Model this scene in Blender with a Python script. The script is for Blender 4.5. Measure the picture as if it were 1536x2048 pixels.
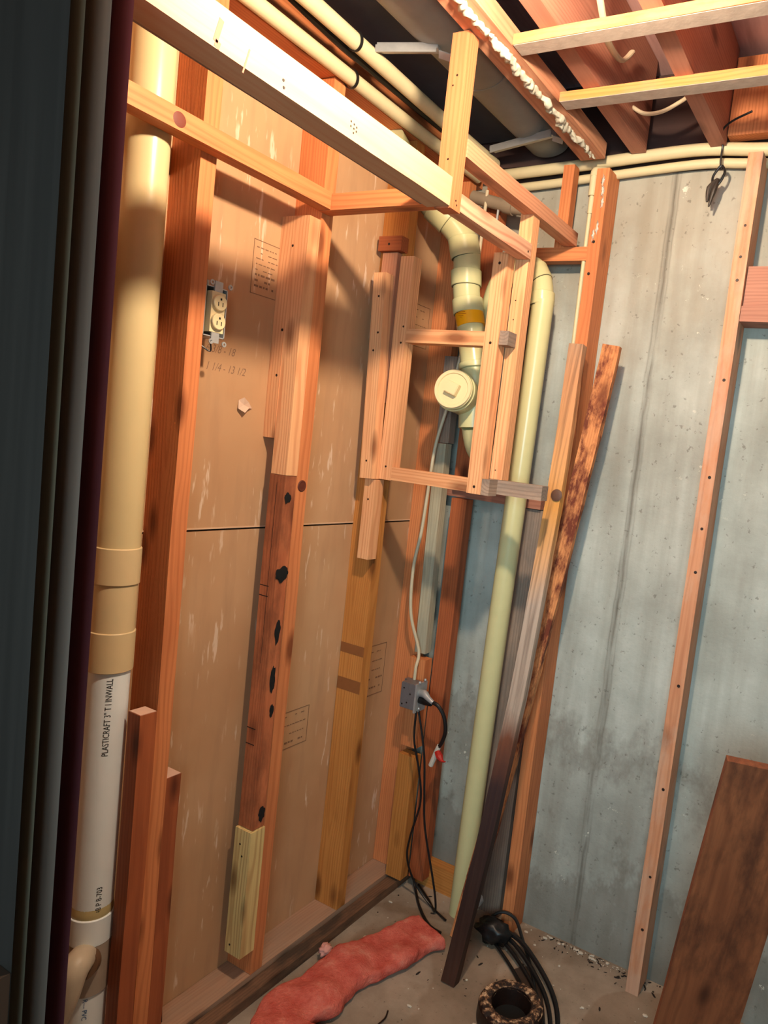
import bpy, bmesh, math, random
from mathutils import Vector, Matrix, noise
random.seed(7)
for o in list(bpy.data.objects): bpy.data.objects.remove(o)
SC = bpy.context.scene
COL = SC.collection

# ---------------------------------------------------------------- camera
cam = bpy.data.cameras.new('camera'); cam_o = bpy.data.objects.new('camera', cam); COL.objects.link(cam_o)
a, b, c = -.4810992, -.0935350, .1213714
F = Vector((math.sin(a)*math.cos(b), math.cos(a)*math.cos(b), math.sin(b)))
R0 = Vector((math.cos(a), -math.sin(a), 0)); U0 = R0.cross(F)
R = math.cos(c)*R0 + math.sin(c)*U0; U = -math.sin(c)*R0 + math.cos(c)*U0
M = Matrix((R, U, -F)).transposed().to_4x4(); M.translation = (0, 0, 1.5)
cam_o.matrix_world = M
cam.sensor_fit = 'VERTICAL'; cam.sensor_height = 36; cam.sensor_width = 27
cam.lens = 1436.72/2048*36
cam.shift_x = -236.8187/2048; cam.shift_y = 16.2875/2048
cam.clip_start = .02
SC.camera = cam_o
# ---------------------------------------------------------------- world, daylight, exposure
SC.view_settings.view_transform = 'Standard'; SC.view_settings.look = 'None'
SC.view_settings.gamma = 1; SC.view_settings.use_curve_mapping = False
SC.view_settings.exposure = 0.0
w = bpy.data.worlds.new('world'); SC.world = w; w.use_nodes = True
w.node_tree.nodes['Background'].inputs[0].default_value = (.62, .82, 1, 1)
w.node_tree.nodes['Background'].inputs[1].default_value = .42
BULB_POS = (-.54, .95, 2.265); BULB_E = 2000; BULB_C = (1, .80, .58)
def area(name, loc, target, size, power, color):
    l = bpy.data.lights.new(name, 'AREA'); l.size = size; l.energy = power; l.color = color
    o = bpy.data.objects.new(name, l); COL.objects.link(o); o.location = loc
    o.rotation_euler = (Vector(target)-Vector(loc)).to_track_quat('-Z', 'Y').to_euler()
    return o
day = area('doorway_daylight', (.15, -.75, 1.55), (-.55, 2.05, 1.15), .8, 15, (.60, .90, 1)); day.data.spread = math.radians(110)

# ---------------------------------------------------------------- materials
def lin(h):
    v = [x/255 for x in h]
    return tuple(x/12.92 if x <= .04045 else ((x+.055)/1.055)**2.4 for x in v) + (1,)
class NT:
    def __init__(s, name, rough=.6, metal=0, spec=.4):
        s.m = bpy.data.materials.new(name); s.m.use_nodes = True; s.t = s.m.node_tree
        s.b = s.t.nodes['Principled BSDF']; s.b.inputs['Roughness'].default_value = rough
        s.b.inputs['Metallic'].default_value = metal; s.b.inputs['Specular IOR Level'].default_value = spec
    def n(s, typ, **kw):
        x = s.t.nodes.new(typ)
        for k, v in kw.items():
            if k.startswith('i_'):
                k2 = k[2:]; k2 = int(k2) if k2.isdigit() else k2.replace('_', ' ')
                x.inputs[k2].default_value = v
            else: setattr(x, k, v)
        return x
    def l(s, a, b): s.t.links.new(a, b)
    def math(s, op, a, b=None, c=None):
        x = s.n('ShaderNodeMath', operation=op)
        for i, v in enumerate((a, b, c)):
            if v is None: continue
            if isinstance(v, (int, float)): x.inputs[i].default_value = v
            else: s.l(v, x.inputs[i])
        return x.outputs[0]
    def mix(s, f, A, B, blend='MIX'):
        x = s.n('ShaderNodeMix', data_type='RGBA', blend_type=blend)
        for i, v in ((0, f), (6, A), (7, B)):
            if isinstance(v, (int, float, tuple)): x.inputs[i].default_value = v
            else: s.l(v, x.inputs[i])
        return x.outputs[2]
    def ramp(s, f, stops):
        x = s.n('ShaderNodeValToRGB'); s.l(f, x.inputs[0])
        while len(x.color_ramp.elements) < len(stops): x.color_ramp.elements.new(.5)
        for e, (p, col) in zip(x.color_ramp.elements, stops):
            e.position = p; e.color = col if isinstance(col, tuple) else (col, col, col, 1)
        return x.outputs[0]
    def coords(s, scale, gen='Object', rnd=True):
        tc = s.n('ShaderNodeTexCoord'); v = tc.outputs[gen]
        if rnd:
            oi = s.n('ShaderNodeObjectInfo')
            sc = s.n('ShaderNodeVectorMath', operation='SCALE', i_0=(7.3, 3.1, 5.7)); s.l(oi.outputs['Random'], sc.inputs['Scale'])
            ad = s.n('ShaderNodeVectorMath', operation='ADD'); s.l(v, ad.inputs[0]); s.l(sc.outputs[0], ad.inputs[1]); v = ad.outputs[0]
        mp = s.n('ShaderNodeVectorMath', operation='MULTIPLY'); mp.inputs[1].default_value = scale; s.l(v, mp.inputs[0])
        return mp.outputs[0]
    def noise(s, vec, scale=1, detail=4, rough=.55, dist=0):
        x = s.n('ShaderNodeTexNoise', i_Scale=scale, i_Detail=detail, i_Roughness=rough, i_Distortion=dist)
        s.l(vec, x.inputs['Vector']); return x.outputs[0]
    def bump(s, h, strength=.3, dist=.002):
        x = s.n('ShaderNodeBump', i_Strength=strength, i_Distance=dist); s.l(h, x.inputs['Height'])
        s.l(x.outputs[0], s.b.inputs['Normal'])
    def color(s, c):
        if isinstance(c, tuple): s.b.inputs['Base Color'].default_value = c
        else: s.l(c, s.b.inputs['Base Color'])

def wood(name, base, dark, grain=1.0, stain=None, amt=0.0, rough=.6, rings=34, knots=True, ss=(9, 9, 3.2)):
    m = NT(name, rough, 0, .3); base = lin(base); dark = lin(dark)
    # growth rings: distance from a pith running beside the board, wavering along the length
    v = m.coords((1, 1, 1))
    wob = m.noise(m.coords((3, 3, .9)), 2.2, 2)
    sp = m.n('ShaderNodeSeparateXYZ'); tc = m.n('ShaderNodeTexCoord'); m.l(tc.outputs['Object'], sp.inputs[0])
    oi = m.n('ShaderNodeObjectInfo')
    ox = m.math('ADD', sp.outputs[0], m.math('MULTIPLY_ADD', oi.outputs['Random'], .05, -.012))
    oy = m.math('ADD', sp.outputs[1], m.math('MULTIPLY_ADD', oi.outputs['Random'], -.03, .030))
    rad = m.math('SQRT', m.math('ADD', m.math('MULTIPLY', ox, ox), m.math('MULTIPLY', oy, oy)))
    ph = m.math('ADD', m.math('MULTIPLY', rad, 6.283*rings*3.6), m.math('MULTIPLY', wob, 26))
    ring = m.math('MULTIPLY_ADD', m.math('SINE', ph), .5, .5)
    ring = m.ramp(ring, [(0, 0.0), (.55, .12), (.88, .8), (1, 1.0)])
    fine = m.noise(m.coords((160, 160, 2.5)), 1, 3)
    col = m.mix(m.math('MULTIPLY', ring, .42*grain), base, dark)
    col = m.mix(m.math('MULTIPLY', m.ramp(fine, [(.45, 0.0), (.75, 1.0)]), .3), col, dark)
    big = m.noise(m.coords((5, 5, 1.6)), 1.5, 3)
    col = m.mix(m.math('MULTIPLY', m.ramp(big, [(.42, 0.0), (.68, 1.0)]), .35), col, dark)
    if knots:
        vo = m.n('ShaderNodeTexVoronoi', i_Scale=1.0); m.l(m.coords((11, 11, 4.2)), vo.inputs['Vector'])
        k = m.ramp(vo.outputs['Distance'], [(.09, 1.0), (.17, .45), (.24, 0.0)])
        col = m.mix(m.math('MULTIPLY', k, .75), col, (dark[0]*.28, dark[1]*.22, dark[2]*.2, 1))
    if stain:
        st = m.noise(m.coords(ss), 1, 6, .7)
        col = m.mix(m.math('MULTIPLY', m.ramp(st, [(.44, 0.0), (.60, 1.0)]), amt), col, lin(stain))
    m.color(col); m.bump(m.math('ADD', fine, m.math('MULTIPLY', ring, .4)), .25, .0012)
    return m.m
W_NEW   = wood('wood_fresh_fir', (230, 172, 124), (186, 112, 70), 1.1)
W_PINE  = wood('wood_pale_pine', (188, 160, 128), (176, 126, 92), .7, rings=16)
W_HANG  = wood('wood_orange_fir', (200, 116, 76), (164, 82, 46), .8)
W_PINK  = wood('wood_pink_fir', (222, 174, 142), (164, 96, 70), 1.3, rings=24)
W_OLD   = wood('wood_old_orange', (212, 132, 82), (158, 80, 44), .8)
W_DEEP  = wood('wood_deep_red_brown', (170, 92, 54), (112, 52, 30), .7)
W_AMBER = wood('wood_amber', (196, 130, 66), (150, 84, 34), .9)
W_YELLOW= wood('wood_yellow_offcut', (222, 196, 132), (160, 112, 66), 1.2)
W_BURN  = wood('wood_scorched', (192, 112, 72), (130, 62, 38), .8, stain=(70, 40, 28), amt=.5)
W_GREY  = wood('wood_grey_weathered', (164, 140, 122), (112, 88, 74), 1.0, stain=(100, 96, 92), amt=.5)
W_DIRTY = wood('wood_dirty_sill', (120, 88, 66), (70, 46, 34), .8, stain=(52, 44, 38), amt=.8, rough=.7)
W_PLATE = wood('wood_dusty_plate', (176, 138, 112), (132, 92, 70), .6, stain=(150, 130, 112), amt=.4)
W_PALE  = wood('wood_bleached', (190, 178, 150), (140, 120, 96), .8, stain=(150, 150, 136), amt=.5)
W_LATH  = wood('wood_lath_bright', (214, 134, 74), (168, 88, 42), .8, stain=(150, 128, 116), amt=.35)
W_JOIST = wood('wood_joist', (176, 120, 98), (124, 72, 58), .7)
W_PINKP = wood('wood_plate_rose', (206, 146, 112), (160, 96, 70), .8)
W_ROT   = wood('wood_rusty_rot', (216, 146, 92), (158, 84, 50), .8, stain=(96, 40, 28), amt=.95, rough=.75, ss=(26, 26, 10))
W_PLANK = wood('wood_plank_dark', (152, 88, 54), (92, 46, 28), .8, stain=(70, 38, 26), amt=.7, rings=9)
W_STUDR = wood('wood_scuffed_rose', (208, 146, 108), (160, 92, 60), .8, stain=(196, 176, 156), amt=.35)

def leaning_mat():
    # weathered strip: grey top, amber middle, silvery then black-rotten foot (real rot along the board)
    m = NT('wood_half_rotten', .65, 0, .3)
    sp = m.n('ShaderNodeSeparateXYZ'); tc = m.n('ShaderNodeTexCoord'); m.l(tc.outputs['Object'], sp.inputs[0])
    n1 = m.noise(m.coords((14, 14, 3.5)), 1, 4)
    z = m.math('ADD', sp.outputs[2], m.math('MULTIPLY_ADD', n1, .22, -.11))
    zz = m.math('DIVIDE', z, 1.87)
    g = m.ramp(zz, [(0, lin((70, 40, 28))), (.09, lin((46, 26, 20))), (.30, lin((52, 34, 34))), (.38, lin((112, 66, 46))),
                    (.43, lin((170, 150, 134))), (.58, lin((180, 160, 144))), (.66, lin((206, 156, 110))), (.74, lin((200, 140, 70))),
                    (.80, lin((206, 150, 96))), (.93, lin((190, 136, 96))), (1, lin((150, 122, 100)))])
    f = m.noise(m.coords((90, 90, 3)), 1, 4)
    col = m.mix(m.math('MULTIPLY', m.ramp(f, [(.45, 0.0), (.7, 1.0)]), .55), g, lin((70, 48, 38)))
    m.color(col); m.bump(f, .5, .002); return m.m
W_HALF = leaning_mat()

def plain(name, col, rough=.5, metal=0, spec=.4, var=.12, vs=6, bump=0):
    m = NT(name, rough, metal, spec); cl = lin(col)
    n = m.noise(m.coords((1, 1, 1)), vs*4, 4)
    m.color(m.mix(m.math('MULTIPLY', n, var*2), cl, tuple(x*.55 for x in cl[:3])+(1,)))
    if bump: m.bump(n, bump, .002)
    return m.m
PVC_CREAM = plain('pvc_cream', (208, 188, 142), .3, var=.07)
PVC_BEIGE = plain('pvc_beige_coupling', (214, 190, 146), .38, var=.08)
PVC_YELLOW= plain('pvc_yellowed', (206, 200, 150), .25, var=.12)
PVC_WHITE = plain('pvc_white', (238, 246, 248), .35, var=.10)
CONDUIT   = plain('conduit_cream', (212, 196, 156), .5, var=.2)
JOINT_SHADE = plain('joint_shade', (70, 62, 40), .5); INK = plain('ink_black', (34, 32, 30), .6, var=0); INK_BLUE = plain('ink_blue', (26, 92, 150), .6, var=0)
STEEL = plain('galvanised_steel', (186, 186, 186), .35, .45, var=.25, vs=20)
STEELD = plain('dull_steel_box', (138, 132, 134), .5, .5, var=.3, vs=20)
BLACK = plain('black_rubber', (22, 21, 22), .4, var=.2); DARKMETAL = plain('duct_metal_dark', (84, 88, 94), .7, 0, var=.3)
DUCT_SKIN = plain('duct_skin', (150, 152, 146), .5, .1, var=.35)
IVORY = plain('ivory_plastic', (226, 204, 158), .35, var=.03); DARK = plain('dark_void', (10, 9, 9), .9, var=0)
NAIL = plain('nail_head', (44, 30, 24), .5, .3, var=.1); ROMEX = plain('cable_sheath', (206, 190, 160), .5, var=.15)
ORANGE = plain('orange_sticker', (255, 172, 14), .45, var=.03); RED = plain('red_tape', (170, 34, 26), .5)
WHITE_T = plain('white_tape', (206, 196, 182), .6); FOAM = plain('spray_foam', (206, 200, 180), .8, var=.3, vs=14, bump=.6)
RUBBLE = plain('crumbs', (196, 186, 170), .8); DIRT = plain('dirt_crumbs', (40, 30, 24), .9)
STAMP = plain('stamp_ink', (136, 100, 74), .8, var=.3); PENCIL = plain('pencil_line', (140, 106, 82), .8)
PAPER_TORN = plain('torn_paper', (214, 180, 156), .9, var=.3)
IRON = plain('rusty_iron', (44, 26, 20), .45, .3, var=.6, vs=10, bump=.5)

def rim_mat():
    m = NT('flange_crust', .7); n = m.noise(m.coords((1, 1, 1)), 60, 6, .7)
    m.color(m.ramp(n, [(.46, lin((34, 20, 15))), (.54, lin((110, 76, 50))), (.62, lin((206, 168, 132)))])); m.bump(n, .8, .004); return m.m
CRUST = rim_mat()

def jamb_mat(name, col, smear=.5):
    m = NT(name, .35, 0, .35); cl = lin(col)
    n = m.noise(m.coords((30, 30, 1.4), rnd=False), 1, 3); s = m.noise(m.coords((10, 10, 4), rnd=False), 1, 5, .7)
    c1 = m.mix(m.math('MULTIPLY', m.ramp(n, [(.4, 0.0), (.65, 1.0)]), .5), cl, tuple(x*.5 for x in cl[:3])+(1,))
    c1 = m.mix(m.math('MULTIPLY', m.ramp(s, [(.64, 0.0), (.70, 1.0)]), smear), c1, lin((120, 134, 140)))
    m.color(c1); return m.m
J_BLACK = jamb_mat('paint_black', (52, 46, 42), .12); J_GREEN = jamb_mat('paint_grey_green', (160, 150, 128), .6)
J_GREY = jamb_mat('paint_charcoal', (112, 98, 90), .7); J_PURPLE = jamb_mat('paint_plum', (118, 66, 74), .3)

def drywall():
    m = NT('drywall_brown_paper', .55, 0, .35)
    P = m.coords((1, 1, 1), rnd=False)
    n = m.noise(P, 2.2, 4); n2 = m.noise(m.coords((1, 9, 1.2), rnd=False), 3, 4)
    col = m.ramp(n, [(.3, lin((176, 132, 94))), (.7, lin((196, 156, 118)))])
    col = m.mix(m.math('MULTIPLY', m.ramp(n2, [(.5, 0.0), (.75, 1.0)]), .35), col, lin((152, 116, 88)))
    # scuffs and plaster drips: short pale upright streaks
    s = m.noise(m.coords((1, 60, 9), rnd=False), 1, 3, .6); s2 = m.noise(m.coords((1, 7, 4), rnd=False), 1, 2)
    f = m.math('MULTIPLY', m.ramp(s, [(.60, 0.0), (.66, 1.0)]), m.ramp(s2, [(.46, 0.0), (.58, 1.0)]))
    col = m.mix(m.math('MULTIPLY', f, .6), col, lin((228, 206, 184)))
    m.color(col); m.bump(n2, .1, .002); return m.m
DRY = drywall()

def concrete():
    m = NT('concrete_foundation', .75, 0, .3)
    tc = m.n('ShaderNodeTexCoord'); sp = m.n('ShaderNodeSeparateXYZ'); m.l(tc.outputs['Object'], sp.inputs[0])
    x, z = sp.outputs[0], sp.outputs[2]
    n = m.noise(m.coords((1, 1, 1), rnd=False), 3.5, 6, .6); st = m.noise(m.coords((16, 1, 1.2), rnd=False), 1, 5)
    col = m.ramp(n, [(.32, lin((150, 152, 144))), (.68, lin((188, 192, 184)))])
    col = m.mix(m.math('MULTIPLY', m.ramp(st, [(.42, 0.0), (.66, 1.0)]), .5), col, lin((132, 128, 116)))
    # tide marks: brown damp stains low on the wall and a warmer brown band near the top
    zz = m.math('ADD', z, m.math('MULTIPLY_ADD', m.noise(m.coords((5, 1, 3), rnd=False), 1, 5, .7), 1.0, -.5))
    damp = m.ramp(zz, [(.0, .9), (.22, .85), (.30, .25), (.50, .15), (.62, .75), (.74, .0)])
    col = m.mix(m.math('MULTIPLY', damp, .6), col, lin((92, 80, 68)))
    top = m.ramp(m.math('MULTIPLY', zz, .4), [(.70, 0.0), (.86, 1.0)])
    col = m.mix(m.math('MULTIPLY', top, .45), col, lin((150, 134, 110)))
    # the form joint: a wandering dark pair of lines
    d = m.math('ABSOLUTE', m.math('ADD', m.math('ADD', x, .652), m.math('MULTIPLY_ADD', m.noise(m.coords((1, 1, 2.2), rnd=False), 3, 3), .02, -.01)))
    g = m.math('MULTIPLY', m.ramp(d, [(.002, 1.0), (.006, .25), (.012, .6), (.016, 0.0)]), m.ramp(m.noise(m.coords((40, 1, 3), rnd=False), 1, 4), [(.38, .1), (.55, 1.0)]))
    col = m.mix(m.math('MULTIPLY', g, .7), col, lin((74, 64, 52)))
    # lime spots
    sp1 = m.noise(m.coords((1, 1, 1), rnd=False), 26, 4, .7); sp2 = m.noise(m.coords((1, 1, 1), rnd=False), 2.3, 2)
    f = m.math('MULTIPLY', m.ramp(sp1, [(.66, 0.0), (.70, 1.0)]), m.ramp(sp2, [(.5, 0.0), (.6, 1.0)]))
    col = m.mix(m.math('MULTIPLY', f, .7), col, lin((226, 222, 206)))
    pit = m.noise(m.coords((1, 1, 1), rnd=False), 60, 4, .6)
    col = m.mix(m.math('MULTIPLY', m.ramp(pit, [(.30, 1.0), (.36, 0.0)]), .5), col, lin((86, 80, 70)))
    m.color(col); m.bump(m.math('SUBTRACT', m.math('ADD', pit, st), g), .35, .003); return m.m
CONC = concrete()
def floor_mat():
    m = NT('concrete_floor', .6, 0, .35)
    n = m.noise(m.coords((1, 1, 1), rnd=False), 4, 6, .65); n2 = m.noise(m.coords((1, 1, 1), rnd=False), 2.2, 3, .5, 1.0)
    col = m.ramp(n, [(.3, lin((118, 102, 86))), (.7, lin((170, 152, 134)))])
    col = m.mix(m.math('MULTIPLY', m.ramp(n2, [(.50, 0.0), (.52, 1.0)]), .35), col, lin((110, 82, 58)))
    n3 = m.noise(m.coords((1, 1, 1), rnd=False), 70, 4, .7)
    col = m.mix(m.math('MULTIPLY', m.ramp(n3, [(.62, 0.0), (.70, 1.0)]), .6), col, lin((62, 48, 38)))
    m.color(col); m.bump(n3, .3, .002); return m.m
FLOOR = floor_mat()
def sheath():
    m = NT('subfloor_boards', .8); n = m.noise(m.coords((14, 1.5, 1), rnd=False), 2, 5, .6)
    col = m.ramp(n, [(.3, lin((166, 124, 120))), (.7, lin((206, 162, 154)))])
    m.color(col); m.bump(n, .3, .003); return m.m
SHEATH = sheath()
def batt():
    m = NT('pink_fibreglass', .95, 0, .05)
    n = m.noise(m.coords((1, 1, 1)), 16, 5, .7); n2 = m.noise(m.coords((1, 1, 1)), 160, 3, .7)
    col = m.ramp(n, [(.3, lin((186, 78, 66))), (.55, lin((212, 110, 94))), (.75, lin((222, 148, 128)))])
    m.color(m.mix(m.math('MULTIPLY', n2, .25), col, lin((150, 60, 50)))); m.bump(m.math('ADD', n2, n), .7, .008)
    m.b.inputs['Subsurface Weight'].default_value = .15; m.b.inputs['Subsurface Radius'].default_value = (.02, .008, .006)
    return m.m
BATT = batt()

# ---------------------------------------------------------------- geometry helpers
def link(name, me, mat, parent=None, loc=None):
    o = bpy.data.objects.new(name, me); COL.objects.link(o)
    if mat: me.materials.append(mat)
    if parent: o.parent = parent
    if loc is not None: o.location = loc
    return o
def from_bm(name, bm, mat, parent=None, smooth=False, mw=None):
    bmesh.ops.recalc_face_normals(bm, faces=bm.faces)
    me = bpy.data.meshes.new(name); bm.to_mesh(me); bm.free()
    if smooth:
        for p in me.polygons: p.use_smooth = True
    o = link(name, me, mat)
    if mw is not None: o.matrix_world = mw
    if parent:
        o.parent = parent
        if mw is not None: o.matrix_parent_inverse = parent_inv(parent)
        else: o.matrix_parent_inverse = parent_inv(parent)
    return o
def parent_inv(p):
    bpy.context.view_layer.update()
    return p.matrix_world.inverted()
def tag(o, label=None, cat=None, group=None, kind=None):
    if label: o['label'] = label
    if cat: o['category'] = cat
    if group: o['group'] = group
    if kind: o['kind'] = kind
    return o
def empty(name, loc, label, cat, group=None):
    o = bpy.data.objects.new(name, None); COL.objects.link(o); o.location = loc; o.empty_display_size = .05
    return tag(o, label, cat, group)
def board(name, p0, p1, wx, wy, mat, xdir=None, parent=None, bev=.0018, rough=0.0, cuts=None, seed=0, skew=(0, 0), bow=(0, 0)):
    """a length of timber from p0 to p1 (centre line); wx is its size along xdir, wy across"""
    p0, p1 = Vector(p0), Vector(p1); d = p1-p0; L = d.length; zd = d.normalized()
    if xdir is None: xdir = Vector((1, 0, 0)) if abs(zd.x) < .9 else Vector((0, 1, 0))
    xd = Vector(xdir); xd = (xd-zd*xd.dot(zd)).normalized(); yd = zd.cross(xd)
    n = cuts if cuts else max(1, int(L/.12)); bm = bmesh.new(); rings = []
    for i in range(n+1):
        t = i/n; j = Vector((0, 0, 0))
        if 0 < i < n: j = Vector((noise.noise((seed*3.7, t*L*3, 1)), noise.noise((seed*3.7, t*L*3, 9)), 0))*.0022
        j += Vector((bow[0], bow[1], 0))*4*t*(1-t)
        r = []
        for q, (sx, sy) in enumerate(((-1, -1), (1, -1), (1, 1), (-1, 1))):
            k = 1-rough*(.5+.5*noise.noise((seed+q*5.1, t*L*14, q)))*(1 if q in (1, 2) else .3)
            zz = t*L
            if i == n: zz += sx*wx*.5*skew[0] + sy*wy*.5*skew[1]
            r.append(bm.verts.new((sx*wx/2*k+j.x, sy*wy/2*k+j.y, zz)))
        rings.append(r)
    for i in range(n):
        for q in range(4): bm.faces.new((rings[i][q], rings[i][(q+1) % 4], rings[i+1][(q+1) % 4], rings[i+1][q]))
    bm.faces.new(rings[0][::-1]); bm.faces.new(rings[-1])
    if bev:
        es = [e for e in bm.edges if len(e.link_faces) == 2 and e.calc_face_angle(0) > .8]
        bmesh.ops.bevel(bm, geom=es, offset=bev, segments=1, affect='EDGES')
    mw = Matrix((xd, yd, zd)).transposed().to_4x4(); mw.translation = p0
    return from_bm(name, bm, mat, parent, mw=mw)
_s = [0]
def bx(name, x0, x1, y0, y1, z0, z1, mat, parent=None, **k):
    """axis-aligned timber; grain follows the longest side"""
    _s[0] += 1; k.setdefault('seed', _s[0])
    dx, dy, dz = x1-x0, y1-y0, z1-z0; cx, cy, cz = (x0+x1)/2, (y0+y1)/2, (z0+z1)/2
    if dz >= dx and dz >= dy: return board(name, (cx, cy, z0), (cx, cy, z1), dx, dy, mat, (1, 0, 0), parent, **k)
    if dy >= dx: return board(name, (cx, y0, cz), (cx, y1, cz), dx, dz, mat, (1, 0, 0), parent, **k)
    return board(name, (x0, cy, cz), (x1, cy, cz), dy, dz, mat, (0, 1, 0), parent, **k)
def slab(name, x0, x1, y0, y1, z0, z1, mat, kind='structure', origin=False, parent=None):
    bm = bmesh.new(); bmesh.ops.create_cube(bm, size=1)
    for v in bm.verts: v.co = Vector((x0+(v.co.x+.5)*(x1-x0), y0+(v.co.y+.5)*(y1-y0), z0+(v.co.z+.5)*(z1-z0)))
    o = from_bm(name, bm, mat, parent)
    if kind: o['kind'] = kind
    return o
def smooth_path(pts, sub=6):
    P = [Vector(p) for p in pts]; out = []
    for i in range(len(P)-1):
        p0 = P[max(i-1, 0)]; p1 = P[i]; p2 = P[i+1]; p3 = P[min(i+2, len(P)-1)]
        for j in range(sub):
            t = j/sub
            out.append(.5*((2*p1)+(-p0+p2)*t+(2*p0-5*p1+4*p2-p3)*t*t+(-p0+3*p1-3*p2+p3)*t**3))
    out.append(P[-1]); return out
def tube_bm(bm, pts, rad, seg=12, cap=True, squash=None):
    P = [Vector(p) for p in pts]; n = len(P)
    rr = rad if isinstance(rad, (list, tuple)) else [rad]*n
    if len(rr) != n: rr = [rr[min(int(i/(n-1)*(len(rr)-1)), len(rr)-2)]*(1-((i/(n-1)*(len(rr)-1)) % 1 if i < n-1 else 1))+rr[min(int(i/(n-1)*(len(rr)-1)), len(rr)-2)+1]*((i/(n-1)*(len(rr)-1)) % 1 if i < n-1 else 1) for i in range(n)]
    t0 = (P[1]-P[0]).normalized(); up = Vector((0, 0, 1)) if abs(t0.z) < .9 else Vector((1, 0, 0))
    u = t0.cross(up).normalized(); rings = []
    for i in range(n):
        t = (P[min(i+1, n-1)]-P[max(i-1, 0)]).normalized()
        u = (u-t*u.dot(t)).normalized(); v = t.cross(u); r = rr[i]; ring = []
        for k in range(seg):
            A = 2*math.pi*k/seg; off = u*math.cos(A)*r+v*math.sin(A)*r
            if squash: off = Vector((off.x*squash[0], off.y*squash[1], off.z*squash[2]))
            ring.append(bm.verts.new(P[i]+off))
        rings.append(ring)
    for i in range(n-1):
        for k in range(seg): bm.faces.new((rings[i][k], rings[i][(k+1) % seg], rings[i+1][(k+1) % seg], rings[i+1][k]))
    if cap: bm.faces.new(rings[0][::-1]); bm.faces.new(rings[-1])
def autosmooth(o, ang=.6):
    me = o.data; bm = bmesh.new(); bm.from_mesh(me)
    for f in bm.faces: f.smooth = True
    for e in bm.edges: e.smooth = not (len(e.link_faces) == 2 and e.calc_face_angle(0) > ang)
    bm.to_mesh(me); bm.free(); return o
def tube(name, pts, rad, mat, parent=None, seg=12, sm=0, squash=None):
    bm = bmesh.new(); tube_bm(bm, smooth_path(pts, sm) if sm else pts, rad, seg, squash=squash)
    return autosmooth(from_bm(name, bm, mat, parent))
def ringpipe(name, p0, p1, r, mat, parent=None, hollow=0, seg=40):
    """straight pipe or sleeve, open ends get a wall thickness"""
    p0, p1 = Vector(p0), Vector(p1); d = (p1-p0).normalized(); bv = min(.0015, r*.1)
    pts = [p0, p0+d*bv, p1-d*bv, p1]; rs = [r-bv, r, r, r-bv]
    return tube(name, pts, rs, mat, parent, seg)
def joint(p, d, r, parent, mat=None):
    p, d = Vector(p), Vector(d).normalized(); tube('joint_shade_ring', [p-d*.0009, p+d*.0009], r, JOINT_SHADE, parent, 36)  # thin dark ring painting the shadow arc at a hub's edge
def lathe(name, prof, mat, parent=None, seg=40, mw=None):
    bm = bmesh.new(); rings = []
    for r, z in prof: rings.append([bm.verts.new((r*math.cos(2*math.pi*k/seg), r*math.sin(2*math.pi*k/seg), z)) for k in range(seg)] if r > 1e-6 else [bm.verts.new((0, 0, z))])
    for i in range(len(rings)-1):
        A, B = rings[i], rings[i+1]
        for k in range(seg):
            q = [A[k % len(A)], A[(k+1) % len(A)], B[(k+1) % len(B)], B[k % len(B)]]; q2 = []
            for v in q:
                if v not in q2: q2.append(v)
            if len(q2) > 2: bm.faces.new(q2)
    return autosmooth(from_bm(name, bm, mat, parent, mw=mw if mw is not None else Matrix()))
def frame(loc, z, x=(0, 0, 1)):
    z = Vector(z).normalized(); x = Vector(x); x = (x-z*x.dot(z)).normalized(); y = z.cross(x)
    m = Matrix((x, y, z)).transposed().to_4x4(); m.translation = loc; return m
def text_mesh(s, size, fn=None, extrude=.0, bold=0.0):
    cu = bpy.data.curves.new('lettering', 'FONT'); cu.body = s; cu.size = size; cu.resolution_u = 3; cu.offset = bold
    o = bpy.data.objects.new('lettering', cu); COL.objects.link(o); bpy.context.view_layer.update()
    me = bpy.data.meshes.new_from_object(o.evaluated_get(bpy.context.evaluated_depsgraph_get()))
    bpy.data.objects.remove(o); bm = bmesh.new(); bm.from_mesh(me); bpy.data.meshes.remove(me)
    bmesh.ops.triangulate(bm, faces=bm.faces)
    if fn:
        es = [e for e in bm.edges if e.calc_length() > size*.3]
        if es: bmesh.ops.subdivide_edges(bm, edges=es, cuts=2)
        for v in bm.verts: v.co = fn(v.co.x, v.co.y)
    return bm
def quads(name, mw, rects, mat, parent, lift=.0006):
    """thin printed marks: list of (x0,y0,x1,y1) on a plane"""
    bm = bmesh.new()
    for x0, y0, x1, y1 in rects:
        v = [bm.verts.new((x, y, z)) for z in (0, lift) for x, y in ((x0, y0), (x1, y0), (x1, y1), (x0, y1))]
        for f in ((3, 2, 1, 0), (4, 5, 6, 7), (0, 1, 5, 4), (1, 2, 6, 5), (2, 3, 7, 6), (3, 0, 4, 7)): bm.faces.new([v[i] for i in f])
    return from_bm(name, bm, mat, parent, mw=mw)
def nails(parent, pts, nrm, r=.0032):
    for p in pts:
        bm = bmesh.new(); bmesh.ops.create_cone(bm, cap_ends=True, segments=10, radius1=r, radius2=r*.8, depth=.0012)
        from_bm('nail_head', bm, NAIL, parent, mw=frame(Vector(p)+Vector(nrm)*.0003, nrm))

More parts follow.
